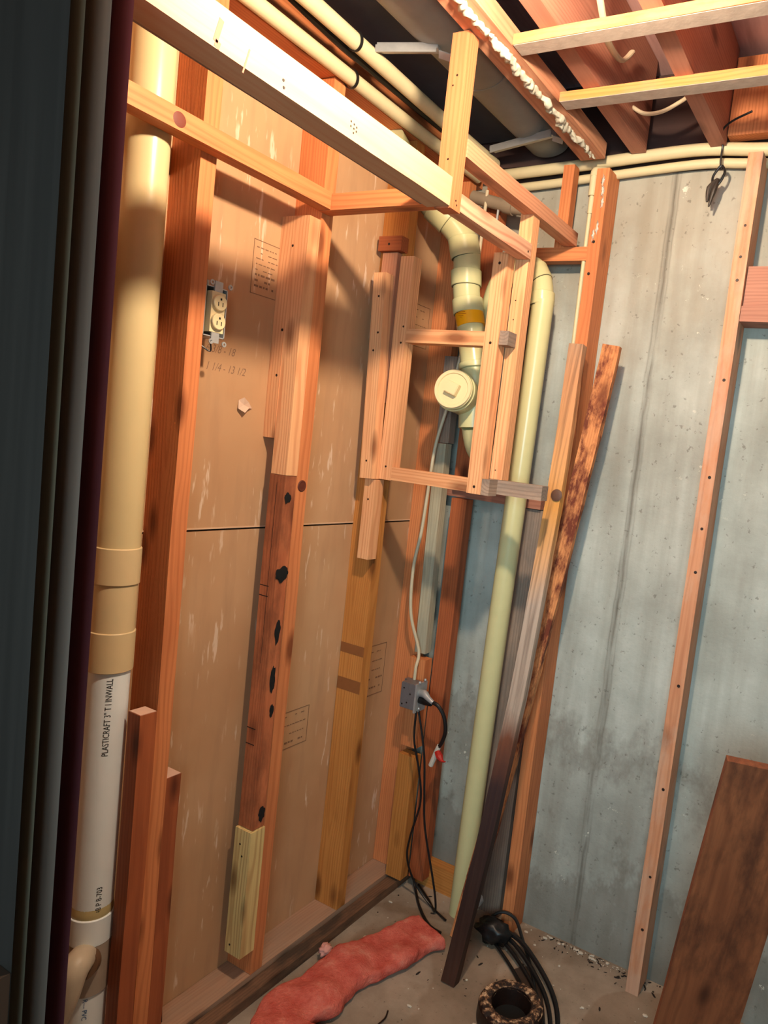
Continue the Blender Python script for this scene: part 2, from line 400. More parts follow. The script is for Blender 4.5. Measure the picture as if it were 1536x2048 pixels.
# ================================================================ SETTING
wl = slab('wall_left', -1.392, -1.378, .35, 2.06, 1.238, 2.40, DRY)
wl2 = slab('wall_left', -1.392, -1.3785, .35, 2.06, 0, 1.2335, DRY)
slab('wall_left', -1.42, -1.393, -.2, 2.06, 0, 2.45, DARK)
slab('wall_back', -1.42, 1.3, 2.057, 2.26, 0, 2.345, CONC)
slab('floor', -1.42, 1.3, -1.2, 2.057, -.06, 0, FLOOR)
slab('ceiling', -1.42, 1.3, -1.2, 2.26, 2.63, 2.66, SHEATH)
slab('wall_right', 1.3, 1.4, -1.2, 2.26, 0, 2.63, CONC)
# drywall paper stamps, pencil sums and the torn patch belong to the wall
WLm = lambda y, z: frame((-1.378, y, z), (1, 0, 0), (0, 1, 0))   # local x = +y, local y = +z
def stamp(y0, z0, wd, ht, rows, border=True):
    r = []; t = .0016
    if border: r += [(0, 0, wd, t), (0, ht-t, wd, ht), (0, 0, t, ht), (wd-t, 0, wd, ht)]
    for k in range(rows):
        yy = ht*(.86-.72*k/max(rows-1, 1)); xx = wd*.12
        while xx < wd*.86:
            ln = random.uniform(.004, .014)
            if random.random() < .75: r.append((xx, yy, min(xx+ln, wd*.9), yy+.0022+.0025*(k > rows*.5)))
            xx += ln+.004
    quads('wall_stamp', WLm(y0, z0), r, STAMP, wl if z0 > 1.2 else wl2)
stamp(1.226, 1.80, .085, .125, 8); stamp(1.452, .595, .12, .11, 4); stamp(1.86, 1.80, .10, .13, 5); stamp(1.83, .66, .09, .17, 5)
for s, y, z in (('6 3/8 - 18', 1.115, 1.645), ('1 1/4 - 13 1/2', 1.118, 1.605)):
    from_bm('pencil_note', text_mesh(s, .026, lambda u, v: Vector((u*.8+v*.25, v, .0004))), PENCIL, wl, mw=WLm(y, z))
bm = bmesh.new()
vs = [bm.verts.new(q) for q in ((0, .012, .001), (.012, .020, .006), (.030, .010, .002), (.042, -.004, .001), (.026, -.004, .009), (.010, -.016, .014), (-.004, -.008, .006))]
cc = bm.verts.new((.014, .002, .004))
for i in range(7): bm.faces.new((vs[i], vs[(i+1) % 7], cc))
ex = bmesh.ops.extrude_face_region(bm, geom=bm.faces[:])
for v in ex['geom']:
    if isinstance(v, bmesh.types.BMVert): v.co.z -= .001
from_bm('torn_paper', bm, PAPER_TORN, wl, mw=WLm(1.22, 1.535))
# gouges in the wall below the seam
quads('wall_gouge', WLm(1.395, 1.165), [(0, .045, .05, .051), (.006, .03, .035, .036), (.0, .004, .03, .009)], STAMP, wl2)

# ---- door frame at the near left
jd = empty('door_1', (-.9, .5, 0), None, None); jd['kind'] = 'structure'
def prism(name, poly, z0, z1, mat, parent):
    bm = bmesh.new(); A = [bm.verts.new((x, y, z0)) for x, y in poly]; B = [bm.verts.new((x, y, z1)) for x, y in poly]; n = len(poly)
    for i in range(n): bm.faces.new((A[i], A[(i+1) % n], B[(i+1) % n], B[i]))
    bm.faces.new(A[::-1]); bm.faces.new(B)
    return from_bm(name, bm, mat, parent)
# splayed jamb: casing, stop, bead and the open door leaf, stepping toward the viewer
prism('door_casing', [(-1.10, .55), (-.847, .55), (-.90, .58), (-1.10, .58)], 0, 2.5, J_PURPLE, jd)
prism('door_stop', [(-1.10, .50), (-.808, .50), (-.823, .506), (-.902, .549), (-1.10, .549)], 0, 2.5, J_GREY, jd)
prism('door_bead', [(-1.10, .47), (-.804, .47), (-.817, .474), (-.875, .499), (-1.10, .499)], 0, 2.5, J_GREEN, jd)
prism('door_leaf', [(-1.5, .44), (-.778, .44), (-.791, .444), (-.845, .469), (-1.5, .469)], 0, 2.5, J_BLACK, jd)
pl = bx('strike_plate', -.800, -.7785, .428, .4395, .775, .855, plain('brown_plate', (62, 46, 36), .5, .3), jd, bev=.002)
bx('strike_hole', -.793, -.784, .4265, .4278, .79, .83, DARK, jd, bev=0)

# ================================================================ LEFT STUD WALL
DR = -1.3775; SF = -1.289
t = bx('bottom_plate', DR, SF, .35, 2.05, .0, .040, W_PLATE); tag(t, 'dusty pinkish bottom plate lying under the studs against the brown wallboard', 'sill plate')
t = bx('sill_board', -1.284, -1.243, .60, 2.035, .0, .030, W_DIRTY, rough=.1); tag(t, 'dark dirty narrow timber on the floor in front of the bottom plate', 'board')
t = bx('top_plate', DR, SF, .35, 2.05, 2.332, 2.372, W_OLD); tag(t, 'orange top plate over the studs of the left wall', 'top plate')
t = bx('rim_board', DR, -1.362, .35, 2.05, 2.374, 2.60, W_OLD); tag(t, 'tall orange rim board behind the cream conduits', 'board')
s1 = bx('wall_stud', DR, SF, .996, 1.034, .041, 2.331, W_OLD); tag(s1, 'dark orange stud right behind the fat cream pipe, outlet box at its side', 'stud')
s2 = bx('wall_stud', DR, SF, 1.344, 1.383, .041, 2.331, W_OLD); tag(s2, 'orange stud with a round knot ring, behind the scorched packer', 'stud')
s3 = bx('wall_stud', DR, SF, 1.685, 1.723, .041, 2.331, W_AMBER); tag(s3, 'amber stud with two brown bands, running down behind the hanging 2x2 frame', 'stud')
s4 = bx('wall_stud', DR, SF, 1.975, 2.013, .041, 2.331, W_OLD); tag(s4, 'orange corner stud behind the grey junction box', 'stud')
BAND = plain('brown_band', (146, 88, 46), .6, var=.4)
for zb, hb in ((.845, .030), (.730, .038)):
    slab('stain_band', DR+.001, SF+.0005, 1.6844, 1.7236, zb, zb+hb, BAND, None, parent=s3)
quads('seam_edge', frame((-1.378, .36, 1.2385), (1, 0, 0), (0, 1, 0)), [(0, 0, 1.66, .0035)], plain('seam_pale', (214, 176, 142), .7), wl, .0012)
# knot ring on s2
lathe('knot', [(0, .0012), (.006, .0014), (.0095, .0006), (.0125, .0016), (.015, .0)], plain('knot_dark', (90, 40, 26), .6), s2, 20, frame((SF, 1.363, 1.355), (1, 0, 0)))
# blocks by the pipe
t = bx('wood_offcut', SF+.001, -1.250, .928, .966, .041, .884, W_DEEP); tag(t, 'tall red-brown 2x2 offcut with pale sawn top, close beside the white pipe', 'offcut')
t = bx('wood_offcut', -1.335, SF-.001, 1.0345, 1.072, .041, .700, W_DEEP); tag(t, 'lower red-brown offcut, its pale top tucked against the far side of the first stud', 'offcut')
t = board('scrap_timber', (-1.345, 1.098, .001+.0405), (-1.362, 1.078, .46), .02, .03, plain('char_black', (48, 36, 30), .6)); tag(t, 'short blackened slat leaning on the wallboard at the bottom left', 'slat')
END = plain('sawn_end_grain', (214, 176, 156), .8, var=.3)
for o_, q in zip([q for q in COL.objects if q.name.split('.')[0] == 'wood_offcut'], ((SF+.002, -1.251, .929, .965, .884), (-1.334, SF-.002, 1.0355, 1.071, .700))):
    slab('sawn_end', q[0], q[1], q[2], q[3], q[4]+.0001, q[4]+.0012, END, None, parent=o_)
# sistered pieces on stud 2
bm = bmesh.new()
pr2 = [(DR, 2.0), (DR, 1.467), (-1.339, 1.467), (-1.339, 1.380), (SF, 1.380), (SF, 2.0)]
o = empty('sistered_board', (-1.33, 1.324, 1.38), 'light orange notched board nailed on the near side of the second stud', 'board')
bx('board_body', -1.339, SF, 1.305, 1.343, 1.380, 2.0, W_NEW, o, bev=.0015)
bx('board_body', DR, -1.3392, 1.305, 1.343, 1.467, 2.0, W_NEW, o, bev=.0015)
nails(o, [(-1.335, 1.305, 1.93), (-1.35, 1.305, 1.62), (-1.345, 1.305, 1.73)], (0, -1, 0), .004)
W_OLD2 = W_OLD
t = bx('scorched_packer', -1.341, SF, 1.304, 1.343, .462, 1.379, W_BURN, rough=.08); tag(t, 'scorched brown 2x2 with black burn marks along the second stud', 'board')
for k_, (z, yy, zz, y_) in enumerate(((1.325, .009, .012, 1.318), (1.132, .020, .017, 1.322), (.985, .008, .026, 1.326), (.86, .008, .030, 1.324), (.775, .006, .018, 1.33), (.50, .010, .018, 1.33))):
    bm = bmesh.new(); bmesh.ops.create_icosphere(bm, subdivisions=4, radius=1)
    for v in bm.verts:
        q = 1+.55*noise.noise(v.co*1.6+Vector((k_*4, 0, 0))); v.co = Vector((v.co.x*.0018, v.co.y*yy*q, v.co.z*zz*q))
    from_bm('burn_mark', bm, DARK, t, mw=Matrix.Translation((SF+.0002, y_, z)))
quads('saw_kerf', frame((-1.341, 1.3037, 0), (0, -1, 0), (1, 0, 0)), [(.0, z_, .030, z_+.002) for z_ in (1.098, 1.072, .726, .684)]+[(.026, .9, .0268, 1.36)], DARK, t, .0003)
t = bx('wood_offcut', -1.341, SF+.004, 1.296, 1.3435, .115, .460, W_YELLOW); tag(t, 'fresh yellow offcut with swirly grain at the foot of the second stud', 'offcut')
nails(t, [(-1.32, 1.296, .42), (-1.31, 1.296, .39), (-1.325, 1.296, .14)], (0, -1, 0))

# corner studs
t = board('corner_board', (-1.262, 1.985-.02, .815), (-1.262, 1.95, 1.505), .040, .034, W_PALE); tag(t, 'bleached grey-green 2x2 in the corner, cut off above the junction box', 'board')
nails(t, [(-1.262, 1.943, 1.43), (-1.262, 1.951, 1.20), (-1.262, 1.948, .87)], (0, -1, 0))
t = board('corner_board', (-1.262, 1.957, 1.507), (-1.262, 1.953, 1.78), .046, .034, W_GREY); tag(t, 'short darker board stacked over the bleached one behind the cleanout', 'board')
t = bx('corner_stud', -1.222, -1.165, 1.972, 2.012, .041, 1.336, W_DEEP); tag(t, 'red-brown corner stud with a whitish scraped edge, right of the junction box', 'stud')
t = bx('corner_stud', -1.222, -1.165, 1.972, 2.012, 1.380, 2.32, W_DEEP); tag(t, 'red-brown upper corner stud behind the drain fittings', 'stud')
t = bx('corner_block', -1.2875, -1.226, 1.93, 1.9715, .041, .47, W_AMBER); tag(t, 'short amber block at the foot of the corner, below the junction box', 'block')
t = bx('corner_block', -1.287, -1.226, 1.932, 1.972, .50, .80, W_OLD); tag(t, 'orange-brown block in the corner carrying the grey junction box', 'block')
# ledger and bottom plate on the back wall
t = bx('wall_ledger', -1.285, -.925, 2.013, 2.056, 1.338, 1.377, W_JOIST); tag(t, 'reddish horizontal ledger across the concrete behind the two pipes', 'ledger')
t = bx('bottom_plate', -1.225, -1.02, 2.014, 2.056, .0, .085, W_AMBER); tag(t, 'short amber plate on edge along the concrete at the foot of the corner', 'sill plate')

# ================================================================ SOFFIT FRAMING (dropped 2x2s)
t = bx('soffit_rail', -1.2885, -1.250, .40, 1.329, 2.019, 2.058, W_OLD); tag(t, 'thin orange rail with a big knot nailed across the fronts of the studs', 'rail')
lathe('knot', [(0, .0008), (.007, .0012), (.012, .0004), (.014, 0)], plain('knot_red', (110, 50, 34), .6), t, 20, frame((-1.2498, .915, 2.038), (1, 0, 0)))
t = bx('soffit_block', -1.2885, -.941, 1.331, 1.368, 2.018, 2.056, W_OLD); tag(t, 'short orange cross piece between the thin rail and the big bright beam', 'rail')
t = bx('soffit_beam', -.958, -.900, .30, 1.309, 2.003, 2.062, W_PINE, bev=.003); tag(t, 'thick pale yellow beam crossing the upper left of the room', 'beam')
bx('beam_packer', -.976, -.9585, .30, 1.309, 2.010, 2.05, W_GREY, t)
quads('red_smear', frame((-.9, .70, 2.012), (1, 0, 0), (.0, 1, -.25)), [(0, 0, .008, .034), (.004, -.006, .013, .004), (.055, -.004, .0575, .034)], plain('red_chalk', (196, 110, 84), .7), t, .0004)
nails(t, [(-.9, .83, 2.022), (-.9, .832, 2.012)], (1, 0, 0), .0025)
quads('grade_stamp', frame((-.9, .985, 2.018), (1, 0, 0), (0, 1, 0)), [(0, .012, .003, .015), (.0, .004, .003, .007), (.008, .010, .011, .013), (.008, .003, .011, .006), (.008, -.004, .011, -.001), (.015, .008, .018, .011), (.015, .001, .018, .004)], INK, t)
t = bx('soffit_beam', -.938, -.900, 1.350, 1.702, 2.005, 2.043, W_PINK); tag(t, 'pinkish 2x2 with swirling grain, ending at the tall frame post', 'beam')
nails(t, [(-.900, 1.685, 2.02)], (1, 0, 0))
t = bx('soffit_hanger', -.9395, -.8985, 1.310, 1.3485, 2.000, 2.358, W_HANG, bev=.004); tag(t, 'bright orange hanger post dropping from the foam-edged beam to the dropped beam', 'post')
nails(t, [(-.922, 1.31, 2.115), (-.917, 1.31, 2.10), (-.925, 1.31, 2.25), (-.917, 1.31, 2.27)], (0, -1, 0), .003)
nails(t, [(-.8985, 1.328, 2.02), (-.8985, 1.333, 2.012)], (1, 0, 0), .0022)
t = bx('soffit_rail', -.937, -.899, 1.352, 1.978, 2.1205, 2.158, W_PINKP); tag(t, 'rose-brown upper rail running back from the hanger to the concrete wall', 'rail')
t = bx('soffit_hanger', -.973, -.938, 1.981, 2.016, 2.1205, 2.358, W_OLD); tag(t, 'short orange post hung by the back wall beside the stained stud', 'post')
t = bx('soffit_rail', -1.06, -.862, 1.976, 2.012, 2.080, 2.1195, W_OLD); tag(t, 'short dark orange rail across the back wall under the rose-brown rail', 'rail')
# the hung 2x2 frame
t = bx('frame_post', -1.285, -1.240, 1.661, 1.699, 1.382, 2.008, W_NEW); tag(t, 'tall left post of the hanging frame, topped higher than its neighbour', 'post')
nails(t, [(-1.252, 1.661, 1.815), (-1.255, 1.661, 1.77), (-1.262, 1.661, 1.42)], (0, -1, 0))
t = board('frame_post', (-1.303, 1.645, 1.380), (-1.326, 1.645, 1.955), .042, .036, W_NEW); tag(t, 'slightly leaning left post of the hanging frame, shorter of the pair', 'post')
nails(t, [(-1.322, 1.627, 1.89), (-1.312, 1.627, 1.79), (-1.322, 1.627, 1.74), (-1.306, 1.627, 1.43)], (0, -1, 0))
t = bx('packing_strip', -1.352, -1.300, 1.664, 1.684, 1.60, 2.02, W_PINKP); tag(t, 'thin strip seen between the two left frame posts', 'strip')
t = bx('cleat_block', -1.362, -1.282, 1.652, 1.684, 2.022, 2.062, W_DEEP); tag(t, 'small brown cleat nailed across the stud above the left frame posts', 'block')
nails(t, [(-1.325, 1.652, 2.04)], (0, -1, 0), .004)
t = bx('frame_post', -1.318, -1.279, 1.645, 1.683, 1.146, 1.3785, W_NEW); tag(t, 'short post stub hanging below the frame with a slanted lower end', 'post')
nails(t, [(-1.3, 1.645, 1.32)], (0, -1, 0))
t = bx('frame_bar', -1.2395, -.9865, 1.661, 1.698, 1.7715, 1.809, W_NEW); tag(t, 'middle bar of the hanging frame crossing in front of the drain pipe', 'rail')
t = bx('frame_bar', -1.2395, -.9865, 1.661, 1.698, 1.3835, 1.4205, W_NEW); tag(t, 'bottom bar of the hanging frame with bold curved grain', 'rail')
t = bx('frame_post', -.986, -.942, 1.660, 1.699, 1.381, 2.012, W_NEW, rough=.06); tag(t, 'right post of the hanging frame with a rough bark edge', 'post')
nails(t, [(-.966, 1.66, 1.78), (-.964, 1.66, 1.40), (-.966, 1.66, 1.985)], (0, -1, 0), .004)
t = bx('frame_post', -.945, -.907, 1.705, 1.743, 1.4255, 2.125, W_NEW); tag(t, 'tallest frame post, standing behind the bark-edged one and beside the cream pipe', 'post')
nails(t, [(-.93, 1.705, 1.85), (-.928, 1.705, 1.80), (-.93, 1.705, 1.45), (-.93, 1.705, 1.90)], (0, -1, 0), .002)
t = bx('frame_block', -.9405, -.914, 1.660, 1.704, 1.776, 1.812, W_GREY); tag(t, 'small grey end-grain block between the two right frame posts', 'block')
t = bx('frame_block', -.9415, -.918, 1.660, 1.704, 1.381, 1.424, W_GREY); tag(t, 'small grey block under the right frame posts', 'block')
t = bx('frame_bar', -.945, -.785, 1.705, 1.743, 1.386, 1.425, W_GREY); tag(t, 'grey-brown bar reaching from the frame to the leaning rotten timber', 'rail')

# ================================================================ BACK WALL STUDS
t = bx('wall_stud', -.860, -.822, 1.968, 2.055, .0, 2.335, W_OLD, rough=.03); tag(t, 'orange back-wall stud with white paint smears behind the leaning timbers', 'stud')
nails(t, [(-.843, 1.968, 2.13), (-.846, 1.968, 2.04)], (0, -1, 0), .005)
def blob(name, c, sc, mat, parent=None, seed=0, sub=3, amp=.35):
    bm = bmesh.new(); bmesh.ops.create_icosphere(bm, subdivisions=sub, radius=1)
    for v in bm.verts:
        k = 1+amp*noise.noise(v.co*2.2+Vector((seed, 0, 0))); v.co = Vector((v.co.x*sc[0]*k, v.co.y*sc[1]*k, v.co.z*sc[2]*k))
    return from_bm(name, bm, mat, parent, True, mw=Matrix.Translation(c))
for i, (xx, zz) in enumerate(((-.838, 2.30), (-.832, 2.24), (-.838, 2.17), (-.848, 2.15), (-.835, 2.27))):
    blob('paint_smear', (xx, 1.9675, zz), (.0032, .0010, .012), WHITE_T, t, i, 3, 1.6)
t = bx('wall_stud', -.443, -.405, 1.968, 2.055, .0, 2.345, W_STUDR, rough=.03); tag(t, 'orange-pink back-wall stud on the right, nail holes down its face', 'stud')
nails(t, [(-.424, 1.968, z) for z in (2.16, 2.08, 2.02)]+[(-.420, 1.968, z) for z in (1.76, 1.50, 1.36, 1.24, .92, .62, .36, .2)], (0, -1, 0), .0045)
t = bx('wall_header', -.404, -.02, 1.972, 2.055, 1.915, 1.955, W_JOIST); tag(t, 'lower rose-brown cross piece right of the right-hand stud', 'block')
t = bx('wall_header', -.404, -.02, 1.985, 2.055, 1.957, 2.06, W_JOIST); tag(t, 'upper rose-brown cross piece right of the right-hand stud', 'block')
t = bx('wall_board', -1.0, -.895, 2.025, 2.056, .0, 1.335, W_GREY); tag(t, 'taupe board standing on the concrete between the cream pipe and the stud', 'board')
t = bx('wall_board', -1.07, -1.0, 2.025, 2.056, 1.379, 1.97, W_GREY); tag(t, 'taupe board high on the concrete behind the cream pipe', 'board')

# ================================================================ LEANING TIMBERS
t = board('leaning_timber', (-.870, 1.69, .001), (-.822, 1.905, 1.825), .046, .030, W_HALF, bow=(.032, 0), rough=.18, cuts=40, seed=3); tag(t, 'half-rotten strip leaning on the stud, grey at the top and black at the foot', 'timber')
lathe('knot', [(0, .002), (.008, .003), (.014, .001), (.017, .0)], plain('knot_brown', (92, 62, 48), .6), t, 20, frame((-.800, 1.837, 1.40), (0, -1, .1)))
t = board('leaning_timber', (-.945, 1.86, .001), (-.738, 1.955, 1.835), .056, .024, W_ROT, bow=(.012, 0), rough=.22, cuts=44, seed=11); tag(t, 'twisted rust-brown rotten strip leaning outward, right of the grey-topped one', 'timber')
t = board('leaning_plank', (-.235, 1.80, .001), (-.125, 1.62, .90), .19, .022, W_PLANK, xdir=(1, .35, 0), cuts=8, seed=5); tag(t, 'wide dark reddish plank with a round knot standing at the bottom right', 'plank')
lathe('knot', [(0, .001), (.010, .002), (.016, .0006), (.019, .002), (.022, 0)], plain('knot_plank', (80, 38, 24), .6), t, 24, frame((-.195, 1.665, .63), (.2, -1, -.1)))

# ================================================================ PIPES
# big stack left
t = empty('drain_stack', (-1.333, .910, .003), 'fat vertical stack on the left, cream above and white with black print below', 'pipe')
px, py = -1.333, .910
ringpipe('upper_pipe', (px, py, 1.17), (px, py, 2.33), .0415, PVC_CREAM, t)
ringpipe('coupling', (px, py, 1.147), (px, py, 1.221), .0445, PVC_BEIGE, t)
ringpipe('pipe_sleeve', (px, py, 1.048), (px, py, 1.150), .0415, PVC_BEIGE, t)
ringpipe('coupling', (px, py, .968), (px, py, 1.050), .0440, PVC_BEIGE, t)
lp = ringpipe('lower_pipe', (px, py, .041), (px, py, .972), .0395, PVC_WHITE, t)
ringpipe('hub', (px, py, .383), (px, py, .443), .0435, PVC_WHITE, t)
lathe('primer_drip', [(.0396, .0), (.0402, .002), (.041, .006), (.0402, .014), (.0396, .022)], plain('glue_yellow', (214, 196, 140), .3, var=.5), t, 30, Matrix.Translation((px, py, .442)))
ringpipe('saddle_fitting', (px, py, .272), (px, py, .384), .0428, plain('pvc_dirty', (176, 160, 144), .45, var=.3), t)
PVD = plain('pvc_branch', (198, 182, 158), .45, var=.3)
tube('branch_fitting', [(px+.028, py-.03, 0.367), (px+.045, py-.052, 0.372), (px+.052, py-.066, 0.360), (px+.050, py-.074, 0.312), (px+.036, py-.082, 0.247), (px+.02, py-.088, 0.192), (px+.006, py-.092, 0.152), (px-.002, py-.094, 0.082)], [.026, .027, .026, .022, .016, .010, .012, .010], PVD, t, 20, 5)
tube('branch_collar', [(px+.026, py-.028, 0.354), (px+.038, py-.042, 0.358)], [.034, .032], plain('collar_brown', (112, 84, 62), .5), t, 24)
def wrap(rr, ang, z0, dirn=1):
    # lettering running up (dirn 1) or down (-1) the pipe
    def f(u, v):
        A = ang+(v*-1*dirn)/rr
        return Vector((px+(rr+.0004)*math.cos(A), py+(rr+.0004)*math.sin(A), z0+u*dirn))
    return f
camang = math.atan2(-py, -px)
def pipe_text(s, size, ang, z0, mat, rr=.0395, dirn=1, parent=lp, sx=1.0):
    f = wrap(rr, ang, z0, dirn)
    bm = text_mesh(s, size, lambda u, v: f(u*sx, v)); from_bm('printed_text', bm, mat, parent)
pipe_text('PLASTICRAFT 3" T I INWALL', .0165, camang+.22, .796, INK, sx=.78)
pipe_text('348 P 8-703', .015, camang+.42, .448, INK, sx=.9)
pipe_text('R--- PVC', .013, camang-.12, .268, INK_BLUE, dirn=-1); pipe_text('ASTM', .013, camang-.12, .150, INK_BLUE, dirn=-1)
f = wrap(.0395, camang-.12, .197, -1)
bm = bmesh.new(); g = [[bm.verts.new(f(u*.022, -.002+v*.013)) for v in (0, .25, .5, .75, 1)] for u in (0, 1)]
for i in range(4): bm.faces.new((g[0][i], g[0][i+1], g[1][i+1], g[1][i]))
from_bm('printed_block', bm, INK_BLUE, lp)

# drain assembly in the corner
dr = empty('drain_assembly', (-1.11, 1.86, 1.55), 'yellowed drain with bends, orange sticker and round cleanout cap, behind the hanging frame', 'pipe')
DX, DY = -1.165, 1.86
path = [(-1.315, 1.60, 2.30), (-1.315, 1.72, 2.245), (-1.288, 1.80, 2.190), (-1.240, 1.835, 2.147), (-1.204, 1.858, 2.095), (-1.192, 1.86, 2.03), (-1.184, 1.86, 1.96), (-1.163, 1.86, 1.88), (-1.142, 1.86, 1.80), (-1.122, 1.86, 1.72), (-1.112, 1.86, 1.64)]
tube('bent_pipe', path, .0405, PVC_YELLOW, dr, 36, 6)
ringpipe('hub', (-1.292, 1.798, 2.195), (-1.250, 1.828, 2.158), .0455, PVC_YELLOW, dr)
ringpipe('hub', (-1.213, 1.852, 2.115), (-1.199, 1.859, 2.06), .0455, PVC_YELLOW, dr)
ringpipe('hub', (-1.193, 1.86, 2.02), (-1.187, 1.86, 1.975), .0460, PVC_YELLOW, dr)
ringpipe('hub', (-1.178, 1.86, 1.937), (-1.168, 1.86, 1.895), .0460, PVC_YELLOW, dr)
for q, zz in ((-1.183, 2.155), (-1.158, 2.05), (-1.139, 1.95)):
    pass
ringpipe('clamp_ring', (-1.128, 1.86, 1.752), (-1.124, 1.86, 1.735), .048, PVC_YELLOW, dr)
st = tube('warning_sticker', [(-1.170, 1.86, 1.910), (-1.154, 1.86, 1.858)], .0425, ORANGE, dr, 36)
quads('sticker_print', frame((-1.180, 1.8170, 1.872), (-.05, -1, .0), (1, 0, -.05)), [(0, .022, .026, .0235), (-.002, .016, .03, .0175), (.004, .010, .022, .0112), (.010, .005, .018, .006)], plain('sticker_ink', (190, 80, 10), .6), st)
tube('tee_body', [(-1.119, 1.86, 1.71), (-1.105, 1.86, 1.56)], .0455, PVC_YELLOW, dr, 36)
cd = Vector((.20, -1, .13)).normalized()
ct = Vector((-1.118, 1.745, 1.660))
tube('cleanout_branch', [ct-cd*.12, ct-cd*.035], .054, PVC_YELLOW, dr, 36)
lathe('cleanout_hub', [(.055, -.045), (.058, -.044), (.058, -.030), (.060, -.028), (.060, -.016), (.0575, -.014), (.0575, .0), (.050, .001)], PVC_YELLOW, dr, 48, frame(ct, cd))
cap = lathe('cleanout_cap', [(0, .003), (.044, .003), (.046, .0065), (.0545, .007), (.056, .004), (.056, -.008), (.0, -.008)], IVORY, dr, 48, frame(ct, cd, (.35, 0, 1)))
bmx = bmesh.new(); bmesh.ops.create_cube(bmx, size=1)
for v in bmx.verts: v.co = Vector((v.co.x*.036*(1-.1*(v.co.z > 0)), v.co.y*.040*(1-.1*(v.co.z > 0)), v.co.z*.016+.009))
bmesh.ops.bevel(bmx, geom=bmx.edges[:], offset=.0015, segments=2, affect='EDGES')
from_bm('wrench_square', bmx, IVORY, cap, mw=frame(ct+cd*.002, cd, (.35, 0, 1)))
tube('drain_tail', [(-1.105, 1.86, 1.565), (-1.100, 1.885, 1.51), (-1.098, 1.93, 1.48), (-1.098, 1.975, 1.475)], .037, PVC_YELLOW, dr, 30, 5)
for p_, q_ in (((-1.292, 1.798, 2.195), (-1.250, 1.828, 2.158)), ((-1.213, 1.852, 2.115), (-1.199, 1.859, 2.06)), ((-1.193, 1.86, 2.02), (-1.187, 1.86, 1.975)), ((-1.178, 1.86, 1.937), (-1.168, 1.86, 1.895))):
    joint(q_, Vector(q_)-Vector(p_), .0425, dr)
# vent behind: from the tee over to the right-hand pipe
rp = empty('vent_pipe', (-.985, 1.955, .01), 'tall yellowish pipe with a top bend, running down the concrete to the floor', 'pipe')
tube('bend', [(-1.135, 1.935, 1.78), (-1.132, 1.935, 1.93), (-1.115, 1.935, 2.00), (-1.085, 1.935, 2.040), (-1.04, 1.935, 2.052), (-.998, 1.93, 2.040), (-.972, 1.925, 2.00), (-.960, 1.92, 1.945)], .034, PVC_YELLOW, rp, 32, 6)
ringpipe('hub', (-1.002, 1.931, 2.043), (-.974, 1.926, 2.004), .0375, PVC_YELLOW, rp)
ringpipe('hub', (-.963, 1.921, 1.972), (-.959, 1.919, 1.935), .0375, PVC_YELLOW, rp)
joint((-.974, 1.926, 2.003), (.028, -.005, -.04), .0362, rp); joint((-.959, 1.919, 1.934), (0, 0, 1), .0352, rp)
tube('straight_pipe', [(-.954, 1.915, 1.95), (-.965, 1.925, 1.50), (-.985, 1.940, .90), (-1.002, 1.955, .35), (-1.010, 1.965, .0)], .0325, PVC_YELLOW, rp, 32, 6)

# conduits under the joists
def conduit(name, pts, r, label, clips=()):
    o = tube(name, pts, r, CONDUIT, None, 20, 4); tag(o, label, 'conduit')
    return o
c1 = conduit('conduit', [(-1.2705, .45, 2.343), (-1.2705, 1.15, 2.343), (-1.2705, 1.64, 2.343), (-1.2705, 1.99, 2.345)], .021*.8, 'cream conduit nearest the stud tops, held by a small black clip')
c2 = conduit('conduit', [(-1.208, .5, 2.392), (-1.214, 1.15, 2.390), (-1.222, 1.7, 2.385), (-1.222, 2.0, 2.385)], .0185, 'cream conduit running beside the dark duct, second from the studs')
for o_, y in ((c1, 1.38), (c2, 1.32)):
    xx = -1.272 if o_ is c1 else -1.216; zz = 2.343 if o_ is c1 else 2.389
    lathe('clip', [(.0205, -.004), (.022, -.004), (.022, .004), (.0205, .004), (.0205, -.004)], BLACK, o_, 24, frame((xx, y, zz), (0, 1, .2)))
# strap hanging over
t = tube('rubber_hose', [(-1.275, 1.02, 2.42), (-1.265, 1.18, 2.40), (-1.250, 1.32, 2.384), (-1.252, 1.42, 2.384), (-1.252, 1.6, 2.385), (-1.252, 1.9, 2.385)], [.006, .008, .012, .010, .012, .010], BLACK, None, 8, 5); tag(t, 'dark rubbery hose slung between the two cream conduits', 'hose')
# back wall conduits
cb = tube('conduit', [(-1.25, 2.022, 2.358), (-1.0, 2.022, 2.368), (-.9, 2.022, 2.372), (-.6, 2.022, 2.386), (-.4, 2.022, 2.372), (-.1, 2.022, 2.36)], .0165, CONDUIT, None, 20, 5); tag(cb, 'upper cream conduit along the top of the concrete wall', 'conduit')
cb2 = tube('conduit', [(-1.25, 2.034, 2.318), (-1.0, 2.034, 2.330), (-.9, 2.034, 2.336), (-.6, 2.034, 2.352), (-.47, 2.034, 2.346), (-.40, 2.034, 2.340)], .0125, CONDUIT, None, 20, 5); tag(cb2, 'lower thinner cream conduit just under the other on the back wall', 'conduit')
t = empty('drop_pipe', (-.872, 1.985, 1.6), 'thin cream drop pipe beside the stained back-wall stud', 'pipe')
tube('pipe_run', [(-.872, 1.985, 1.60), (-.874, 1.985, 2.30)], .0062, CONDUIT, t, 14)
tube('pipe_socket', [(-.874, 1.985, 2.265), (-.874, 1.985, 2.325)], .0115, CONDUIT, t, 18)
tube('pipe_socket', [(-.873, 1.985, 2.215), (-.873, 1.985, 2.262)], .0085, CONDUIT, t, 18)
